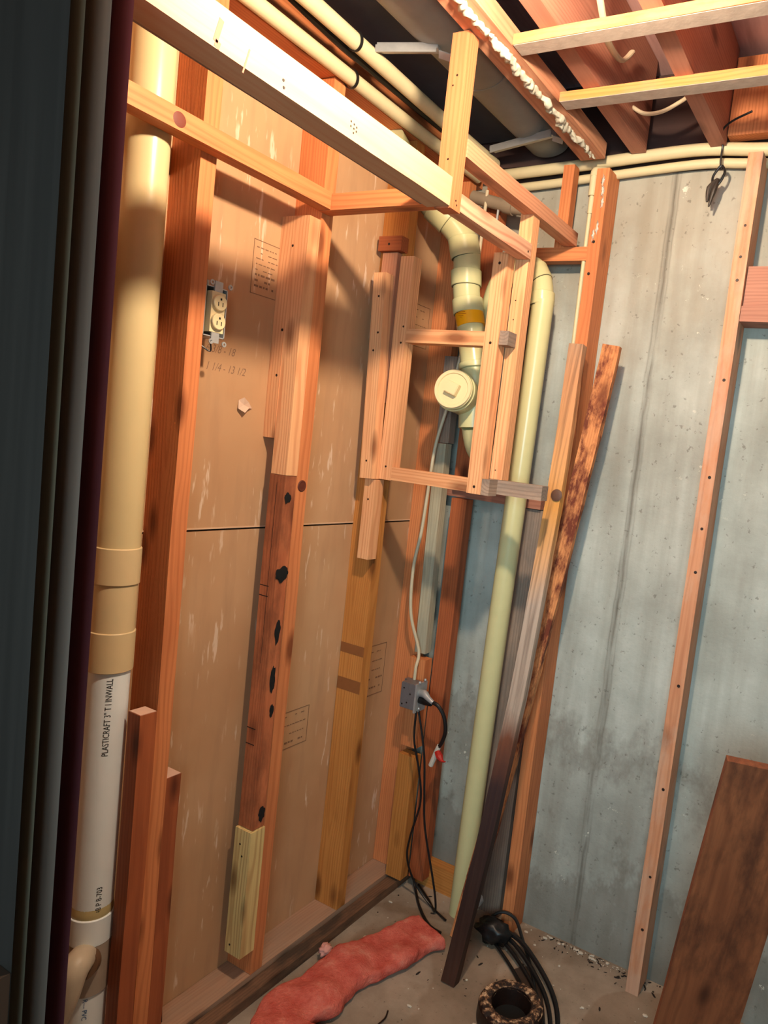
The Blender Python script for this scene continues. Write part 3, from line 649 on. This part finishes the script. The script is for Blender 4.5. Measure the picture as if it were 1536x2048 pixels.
tube('pipe_elbow', [(-.874, 1.985, 2.318), (-.874, 1.99, 2.336), (-.862, 2.005, 2.341), (-.845, 2.0145, 2.341)], .0125, CONDUIT, t, 18, 4)

# ================================================================ CEILING
for x, lb in ((-.533, 'joist over the middle of the laths, its pale edge lit'), (-.755, 'joist next to the foam-edged beam'), (-.31, 'joist at the upper right above the laths')):
    t = bx('ceiling_joist', x-.021, x+.021, .2, 2.002, 2.3825, 2.628, W_JOIST); tag(t, 'reddish '+lb, 'joist')
for x in (-.98, -1.30): pass
t = bx('furring_lath', -.838, .9, 1.386, 1.430, 2.360, 2.382, W_LATH); tag(t, 'nearer bright orange lath crossing under the joists', 'lath')
t = bx('furring_lath', -.838, .9, 1.634, 1.676, 2.360, 2.382, W_LATH); tag(t, 'farther bright orange lath crossing under the joists by the back wall', 'lath')
LATH_UNDER = plain('lath_underside', (182, 164, 150), .85, var=.45, vs=10, bump=.5)
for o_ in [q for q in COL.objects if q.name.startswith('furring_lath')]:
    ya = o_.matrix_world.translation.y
    slab('lath_underside', -.836, .898, ya-.0205, ya+.0205, 2.3588, 2.3599, LATH_UNDER, None, parent=o_)  # thin grey-beige skin covering the lath's underside
fb = bx('edge_beam', -.914, -.8395, .6, 1.965, 2.3595, 2.402, W_PINKP); tag(fb, 'rose-brown beam edged with crusty white foam under the joists', 'beam')
# the foam bead
bm = bmesh.new(); N = 240; pts = []; rs = []
for i in range(N):
    y = .66+i*(1.955-.66)/(N-1); pts.append((-.868+.008*noise.noise((y*6, 0, 0))+.004*noise.noise((y*30, 0, 4)), y, 2.357+.003*noise.noise((y*25, 3, 0)))); rs.append(1.05*(.006+.006*abs(noise.noise((y*9, 7, 0)))+.005*abs(noise.noise((y*45, 1, 2))))*(1 if y < 1.9 else max(.25, (1.965-y)/.06)))
tube_bm(bm, pts, rs, 10)
for v in bm.verts: v.co += Vector((noise.noise(v.co*90), 0, noise.noise(v.co*90+Vector((5, 5, 5)))))*.009+Vector((noise.noise(v.co*30), 0, noise.noise(v.co*30+Vector((2, 2, 2)))))*.006
from_bm('foam_bead', bm, FOAM, fb, True)
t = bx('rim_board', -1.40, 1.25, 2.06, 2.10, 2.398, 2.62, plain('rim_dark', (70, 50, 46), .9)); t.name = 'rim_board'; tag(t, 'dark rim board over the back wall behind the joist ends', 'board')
t = bx('sill_beam', -1.38, 1.2, 2.062, 2.2, 2.346, 2.396, plain('sill_dark', (74, 56, 48), .9)); tag(t, 'dark timber sill lying on top of the concrete wall', 'sill plate')  # sill in a plain dark brown
t = bx('joist_blocking', -.509, -.334, 1.99, 2.03, 2.402, 2.60, W_OLD); tag(t, 'bright orange blocking between two joists above the right-hand stud', 'block')
# duct zone
du = empty('air_duct', (-1.06, 1.0, 2.50), 'large dark metal duct running back above the dropped frame', 'duct')
tube('duct_shell', [(-1.055, .3, 2.44), (-1.055, 2.03, 2.44)], .034, DUCT_SKIN, du, 48, squash=(1.9, 1, 1))
for y in (.9, 1.62): tube('duct_seam', [(-1.055, y, 2.44), (-1.055, y+.012, 2.44)], .0355, DUCT_SKIN, du, 48, squash=(1.9, 1, 1))
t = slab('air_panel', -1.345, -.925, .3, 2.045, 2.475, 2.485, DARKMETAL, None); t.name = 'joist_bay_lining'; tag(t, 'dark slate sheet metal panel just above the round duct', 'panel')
def bracket(y, yl, x0, x1, label):
    o = empty('steel_bracket', (x0, y, 2.40), label, 'bracket')
    board('channel', (x0, y, 2.405), (x1, yl, 2.405), .026, .012, STEEL, parent=o, bev=.001)
    board('flange', (x0, y-.012, 2.398), (x1, yl-.012, 2.398), .004, .016, STEEL, parent=o, bev=.0005)
    board('end_lug', (x1, yl, 2.392), (x1+.028, yl+.012, 2.385), .018, .003, STEEL, parent=o, bev=.0005)
bracket(1.385, 1.425, -1.20, -1.055, 'galvanised steel channel sticking out under the duct near the conduits')
bracket(1.94, 1.88, -1.20, -.97, 'galvanised strip crossing under the far end of the duct')
# cables in the joist bays
t = tube('ceiling_cable', [(-.66, 1.25, 2.52), (-.655, 1.35, 2.47), (-.67, 1.46, 2.43), (-.69, 1.55, 2.43), (-.70, 1.66, 2.45), (-.70, 1.72, 2.50)], .0055, ROMEX, None, 10, 6, squash=(1.4, 1, 1)); tag(t, 'flat cream cable drooping behind the laths beside the second joist', 'cable')
t = tube('ceiling_cable', [(-.735, 1.86, 2.44), (-.70, 1.86, 2.42), (-.65, 1.85, 2.415), (-.60, 1.84, 2.43), (-.556, 1.83, 2.45)], .005, ROMEX, None, 10, 6); tag(t, 'cream cable sagging between two joists above the back wall', 'cable')
t = tube('wall_cable', [(-1.372, 1.045, 2.32), (-1.37, 1.09, 2.20), (-1.368, 1.06, 2.12), (-1.366, 1.045, 2.05), (-1.366, 1.04, 1.80)], .004, ROMEX, None, 8, 6); tag(t, 'thin cream cable coming down the wallboard by the first stud to the outlet', 'cable')
# hanging wire with clamp
t = empty('hanging_wire', (-.52, 1.99, 2.30), 'twisted black wire with a clamp hanging over the back-wall conduits', 'wire')
tube('wire_strand', [(-.44, 1.93, 2.43), (-.49, 1.94, 2.415), (-.515, 1.955, 2.40), (-.52, 1.995, 2.385), (-.52, 2.0, 2.34), (-.515, 2.0, 2.32)], .0028, BLACK, t, 8, 6)
tube('wire_loop', [(-.515, 2.0, 2.33), (-.505, 2.0, 2.315), (-.512, 2.0, 2.29), (-.528, 2.0, 2.275), (-.535, 2.0, 2.30), (-.522, 2.0, 2.325), (-.515, 2.0, 2.33)], .0035, BLACK, t, 8, 6)
tube('clamp_jaw', [(-.520, 2.0, 2.295), (-.538, 1.995, 2.27), (-.540, 1.995, 2.235)], [.005, .009, .003], plain('clamp_grey', (70, 62, 56), .5, .4), t, 10, 5)
tube('clamp_jaw', [(-.520, 2.0, 2.295), (-.526, 1.995, 2.265), (-.534, 1.995, 2.222)], [.005, .008, .002], plain('clamp_grey_b', (64, 56, 50), .5, .4), t, 10, 5)

# ceiling bulb
lamp = empty('ceiling_bulb', BULB_POS, 'bare bulb hanging under the joists just above the picture', 'lamp')
e = NT('bulb_glow'); e.b.inputs['Emission Color'].default_value = BULB_C+(1,); e.b.inputs['Emission Strength'].default_value = BULB_E
bm = bmesh.new(); bmesh.ops.create_uvsphere(bm, u_segments=20, v_segments=12, radius=.03)
from_bm('glass', bm, e.m, lamp, True, mw=Matrix.Translation(BULB_POS))
tube('socket', [Vector(BULB_POS)+Vector((0, 0, .034)), Vector(BULB_POS)+Vector((0, 0, .085))], [.014, .018], IVORY, lamp, 16)
tube('cord', [Vector(BULB_POS)+Vector((0, 0, .086)), Vector(BULB_POS)+Vector((0, 0, .37))], .003, BLACK, lamp, 8)

# ================================================================ OUTLET ON THE LEFT WALL
ou = empty('wall_outlet', (-1.33, 1.08, 1.72), 'duplex outlet in an open steel box beside the first stud', 'outlet')
y0, y1, z0, z1, xb, xf = 1.042, 1.098, 1.668, 1.772, -1.3765, -1.300
bm = bmesh.new()
def addbox(bm, x0, x1, y0, y1, z0, z1):
    v = [bm.verts.new((x, y, z)) for z in (z0, z1) for x, y in ((x0, y0), (x1, y0), (x1, y1), (x0, y1))]
    for f in ((3, 2, 1, 0), (4, 5, 6, 7), (0, 1, 5, 4), (1, 2, 6, 5), (2, 3, 7, 6), (3, 0, 4, 7)): bm.faces.new([v[i] for i in f])
th = .0022
for q in ((xb, xb+th, y0, y1, z0, z1), (xb, xf, y0, y0+th, z0, z1), (xb, xf, y1-th, y1, z0, z1), (xb, xf, y0, y1, z0, z0+th), (xb, xf, y0, y1, z1-th, z1)): addbox(bm, *q)
from_bm('steel_box', bm, STEEL, ou)
rc = bx('receptacle', xf-.028, xf+.004, y0+.013, y1-.008, z0+.010, z1-.010, IVORY, ou, bev=.003)
for zc in (1.740, 1.7005):
    fc = lathe('socket_face', [(0, .008), (.0152, .008), (.0168, .0065), (.0170, 0), (.0170, -.003)], IVORY, ou, 28, frame((xf+.004, (y0+y1)/2+.0025, zc), (1, 0, 0), (0, 1, 0)))
    quads('slots', frame((xf+.0122, (y0+y1)/2+.0025, zc), (1, 0, 0), (0, 1, 0)), [(-.0072, -.0075, -.0052, .001), (.0042, -.0075, .006, .001), (-.002, .005, .002, .0095)], DARK, fc, .0003)
bx('yoke', xf-.001, xf+.003, (y0+y1)/2-.008, (y0+y1)/2+.012, z1-.011, z1+.012, STEEL, ou, bev=.001)
bx('yoke', xf-.001, xf+.003, (y0+y1)/2-.008, (y0+y1)/2+.012, z0-.012, z0+.011, STEEL, ou, bev=.001)
for yy, zz in ((y0+.012, z1+.007), (y1+.003, z1+.007), (y0+.020, z0-.010), (y1-.002, z0-.011)):
    lathe('yoke_ear', [(.0025, 0), (.0055, 0), (.006, .0012), (.0055, .0024), (.0025, .0024), (.0025, 0)], STEEL, ou, 16, frame((xf+.002, yy, zz), (1, 0, 0)))
bx('mounting_strap', xf-.02, xf-.004, 1.035, 1.052, z1+.001, z1+.010, WHITE_T, ou, bev=.001)
tube('ground_wire', [(xf-.03, 1.037, z0-.006), (xf-.012, 1.052, z0-.022), (xf-.004, 1.068, z0-.030), (xf-.002, 1.066, z0-.014)], .0018, BLACK, ou, 6, 5)

# ================================================================ JUNCTION BOX IN THE CORNER
jb = empty('junction_box', (-1.226, 1.885, .70), 'grey steel junction box in the corner with a plug and a taped cord', 'junction box')
bxm = bmesh.new(); addbox(bxm, -1.262, -1.205, 1.862, 1.912, .655, .738)
bmesh.ops.bevel(bxm, geom=bxm.edges[:], offset=.002, segments=2, affect='EDGES')
from_bm('box_shell', bxm, STEELD, jb)
bx('back_strap', -1.285, -1.2255, 1.9125, 1.931, .66, .73, STEELD, jb, bev=.001)
bx('box_rim', -1.2045, -1.198, 1.857, 1.915, .650, .744, STEEL, jb, bev=.001)
nails(jb, [(-1.25, 1.862, .72), (-1.235, 1.862, .675), (-1.252, 1.862, .667), (-1.225, 1.862, .705)], (0, -1, 0), .003)
tube('plug', [(-1.198, 1.878, .712), (-1.178, 1.872, .716), (-1.158, 1.866, .708), (-1.138, 1.864, .700)], [.012, .013, .009, .007], STEEL, jb, 12, 4)
tube('plug', [(-1.198, 1.880, .69), (-1.170, 1.872, .694), (-1.145, 1.866, .694)], [.012, .013, .008], BLACK, jb, 12, 4)
for yy, zz in ((1.87, .748), (1.90, .75), (1.88, .66)): blob('screw', (-1.198, yy, zz), (.005, .005, .005), STEEL, jb, yy, 2, .1)
cdn = empty('taped_cord', (-1.11, 1.87, .62), 'looped black cord with white and red tape hanging from the junction box', 'cord')
tube('cord_loop', [(-1.150, 1.866, .700), (-1.120, 1.866, .695), (-1.096, 1.87, .665), (-1.088, 1.875, .62), (-1.098, 1.88, .58), (-1.112, 1.882, .555)], .0062, BLACK, cdn, 10, 6)
tube('white_tape', [(-1.108, 1.882, .565), (-1.118, 1.884, .535), (-1.133, 1.886, .49)], [.007, .009, .008], WHITE_T, cdn, 10, 4)
tube('red_tape', [(-1.11, 1.878, .545), (-1.095, 1.87, .535), (-1.08, 1.865, .528), (-1.066, 1.862, .531)], [.010, .012, .005, .001], RED, cdn, 8, 4, squash=(1, 1, .8))
t = tube('feed_cable', [(-1.243, 1.905, .739), (-1.243, 1.906, .78), (-1.252, 1.93-.005, .83), (-1.285, 1.905, .95), (-1.288, 1.895, 1.10), (-1.276, 1.90, 1.22), (-1.268, 1.90, 1.36), (-1.262, 1.905, 1.50), (-1.235, 1.915, 1.65), (-1.215, 1.92, 1.80), (-1.20, 1.925, 1.95), (-1.195, 1.93, 2.28)], .0052, ROMEX, None, 10, 7); tag(t, 'long grey-white cable dropping from above into the junction box', 'cable')

# ================================================================ FLOOR THINGS
def cable(pts, r, label, mat=BLACK, sub=8):
    o = tube('floor_cable', pts, r, mat, None, 8, sub); tag(o, label, 'cable'); return o
cable([(-1.20, 1.87, .655), (-1.195, 1.87, .56), (-1.17, 1.88, .46), (-1.155, 1.885, .36), (-1.175, 1.88, .24), (-1.19, 1.90, .15), (-1.17, 1.93, .06), (-1.10, 1.93, .008), (-1.02, 1.90, .006)], .0035, 'black wire looping down from the junction box along the corner stud')
cable([(-1.201, 1.885, .652), (-1.178, 1.885, .58), (-1.158, 1.885, .50), (-1.145, 1.885, .40), (-1.13, 1.89, .28), (-1.085, 1.90, .12), (-1.065, 1.90, .05), (-1.07, 1.91, .010), (-1.12, 1.95, .008), (-1.19, 1.99, .012)], .0035, 'thin black wire crossing the concrete down to the foot of the yellowish pipe')
cable([(-1.22, 1.99, .05), (-1.18, 1.96, .012), (-1.12, 1.90, .006), (-1.05, 1.85, .005), (-1.00, 1.84, .006)], .0045, 'black cable lying in the corner over the floor')
for i, (sx, lb) in enumerate(((0, 'black cable on the floor nearest the flange'), (.035, 'second black cable curving past the flange'), (.06, 'glossy black cable next to the bundle by the flange'), (.085, 'outer black cable of the bundle running past the flange'))):
    cable([(-.90+sx*.6, 1.93, .012+.010*i), (-.83+sx*.8, 1.89+.01*i, .012+.008*i), (-.74+sx, 1.83+sx*.3, .008+.004*i), (-.66+sx*.9, 1.76+sx*.3, .007), (-.60+sx*.8, 1.68, .007), (-.555+sx*.6, 1.58, .007), (-.52+sx*.5, 1.45, .007)], .0048+.0008*i, lb)
cable([(-.90, 1.93, .03), (-.86, 1.95, .075), (-.81, 1.96, .07), (-.76, 1.93, .03), (-.71, 1.88, .012), (-.655, 1.80, .008), (-.60, 1.70, .014)], .005, 'black cable arching up beside the stud foot before joining the bundle')
t = blob('cable_tangle', (-.855, 1.905, .040), (.055, .035, .036), BLACK, None, 3, 3, .5); tag(t, 'black lump of tangled cable at the foot of the leaning timbers', 'cable')
t = tube('dark_strap', [(-.73, 1.86, .004), (-.66, 1.80, .004), (-.60, 1.70, .004), (-.55, 1.58, .004), (-.51, 1.45, .004)], .022, plain('strap_taupe', (66, 52, 44), .5, var=.4), None, 10, 6, squash=(1, 1, .14)); tag(t, 'flat dark strap on the floor under the cable bundle', 'strap')
t = blob('foil_scrap', (-.885, 1.838, .165), (.014, .008, .022), STEEL, None, 9, 2, .6); tag(t, 'crumpled silvery scrap stuck low on the leaning timbers', 'scrap')

t = empty('branch_pipe', (-1.15, 1.94, 2.22), 'short dull pipe with a collar behind the rose-brown rail near the corner', 'pipe')
PVG = plain('pvc_dusty', (150, 132, 112), .5, var=.3)
tube('pipe_run', [(-1.25, 1.94, 2.268), (-1.115, 1.945, 2.232), (-1.06, 1.95, 2.225)], .019, PVG, t, 20, 4)
tube('pipe_collar', [(-1.135, 1.944, 2.238), (-1.105, 1.945, 2.230)], .0235, PVG, t, 20)
tube('pipe_strap', [(-1.155, 1.94, 2.225), (-1.158, 1.94, 2.15)], .004, STEEL, t, 8)

# toilet flange
fl = empty('closet_flange', (-.668, 1.668, 0), 'rusty round drain flange with a crusted rim and a black hole', 'drain flange')
lathe('flange_body', [(.088, 0), (.090, .01), (.088, .045), (.082, .052), (.054, .052), (.050, .03), (.048, .004), (0, .004)], IRON, fl, 48, Matrix.Translation((-.668, 1.668, 0.0005)))
bm = bmesh.new(); N = 56
for i in range(N):
    pass
rim = lathe('crusted_rim', [(.053, .048), (.057, .055), (.066, .057), (.080, .0555), (.086, .048)], CRUST, fl, 72, Matrix.Translation((-.668, 1.668, 0)))
for v in rim.data.vertices:
    k = noise.noise(v.co*70)*.004; v.co.z += k; v.co.x *= 1+k*4; v.co.y *= 1+k*4
lathe('drain_hole', [(0, .008), (.047, .008)], DARK, fl, 32, Matrix.Translation((-.668, 1.668, 0.0005)))

# insulation batt
def sweep_batt(name, pts, width, height, mat, seed):
    P = smooth_path(pts, 14); bm = bmesh.new(); rings = []; seg = 28; n = len(P)
    for i, p in enumerate(P):
        t = (P[min(i+1, n-1)]-P[max(i-1, 0)]).normalized(); s = Vector((t.y, -t.x, 0)).normalized()
        e = min(1, .25+i/5, .45+(n-1-i)/5); ring = []
        for k in range(seg):
            A = 2*math.pi*k/seg; ca, sa = math.cos(A), math.sin(A)
            px_ = math.copysign(abs(ca)**.55, ca)*width/2; pz = math.copysign(abs(sa)**.55, sa)*height/2+height/2
            q = p+s*px_*e+Vector((0, 0, pz*e+.001))
            nn = noise.noise(q*11+Vector((seed, 0, 0)))*.020-abs(noise.noise(q*8+Vector((0, seed, 0))))*.016+noise.noise(q*34)*.007+noise.noise(q*110)*.0022
            q += (s*ca+Vector((0, 0, sa if sa > -.2 else 0)))*nn
            if q.z < .001: q.z = .001
            ring.append(bm.verts.new(q))
        rings.append(ring)
    for i in range(n-1):
        for k in range(seg): bm.faces.new((rings[i][k], rings[i][(k+1) % seg], rings[i+1][(k+1) % seg], rings[i+1][k]))
    bm.faces.new(rings[0]); bm.faces.new(rings[-1][::-1])
    return from_bm(name, bm, mat, None, True)
t = sweep_batt('insulation_batt', [(-.80, 1.215, 0), (-.93, 1.24, 0), (-1.05, 1.255, 0), (-1.125, 1.29, 0), (-1.125, 1.38, 0), (-1.11, 1.48, 0), (-1.085, 1.60, 0), (-1.05, 1.72, 0), (-1.015, 1.82, 0)], .155, .052, BATT, 2)
tag(t, 'bent strip of pink fibreglass insulation lying on the floor', 'insulation')
t = blob('insulation_tuft', (-1.205, 1.545, .032), (.018, .02, .014), plain('fluff', (214, 150, 136), .95), None, 5, 3, .6); tag(t, 'small pale tuft of insulation fluff on the dirty sill board', 'insulation')

# loose debris nobody could count
bm = bmesh.new()
for i in range(220):
    x = random.uniform(-1.22, .1); y = random.uniform(1.2, 2.04)
    if i % 3 == 0: x = random.gauss(-.58, .09); y = 2.05-abs(random.gauss(0, .015))
    r = random.choice((.0015, .002, .002, .003, .005))
    if y > 1.95 and random.random() < .5: pass
    m4 = Matrix.Translation((x, y, r*.4)) @ Matrix.Diagonal((random.uniform(.7, 2), random.uniform(.7, 1.6), .5, 1))
    bmesh.ops.create_icosphere(bm, subdivisions=1, radius=r, matrix=m4)
t = from_bm('floor_crumbs', bm, RUBBLE); tag(t, 'pale crumbs scattered over the concrete floor', 'debris', kind='stuff')
bm = bmesh.new()
for i in range(260):
    x = random.uniform(-1.22, .1); y = random.uniform(1.2, 2.05)
    if random.random() < .45: y = random.uniform(2.0, 2.05); x = random.uniform(-.75, .0)
    r = random.choice((.0015, .002, .003, .004)); m4 = Matrix.Translation((x, y, r*.4)) @ Matrix.Rotation(random.uniform(0, 3), 4, 'Z') @ Matrix.Diagonal((random.uniform(.7, 3.2), .8, .5, 1))
    bmesh.ops.create_icosphere(bm, subdivisions=1, radius=r, matrix=m4)
t = from_bm('dirt_crumbs', bm, DIRT); tag(t, 'dark crumbs and dirt on the floor along the back wall', 'debris', kind='stuff')
t = tube('bent_nail', [(-.945, 1.50, .004), (-.935, 1.475, .006), (-.938, 1.45, .004)], .0022, IRON, None, 6, 4); tag(t, 'bent rusty nail on the bare floor right of the pink insulation', 'nail')

GROUPS = {'wall_stud': 'upright studs of the framing', 'wood_offcut': 'short timber offcuts at the stud feet', 'frame_post': 'posts of the hanging frame', 'frame_bar': 'bars of the hanging frame',
          'frame_block': 'small blocks of the hanging frame', 'soffit_rail': 'thin rails of the dropped frame', 'soffit_beam': 'beams of the dropped frame', 'soffit_hanger': 'hanger posts of the dropped frame',
          'ceiling_joist': 'joists overhead', 'furring_lath': 'bright laths under the joists', 'conduit': 'cream conduits', 'floor_cable': 'black cables on the floor', 'leaning_timber': 'leaning rotten timbers',
          'steel_bracket': 'steel strips under the duct', 'wall_header': 'cross pieces at the right edge', 'corner_board': 'boards stacked in the corner', 'corner_stud': 'corner studs', 'corner_block': 'corner blocks',
          'wall_board': 'taupe boards on the concrete', 'ceiling_cable': 'cables between the joists', 'rim_board': 'rim boards'}
for o in COL.objects:
    if not o.parent and o.name.split('.')[0] in GROUPS: o['group'] = GROUPS[o.name.split('.')[0]]
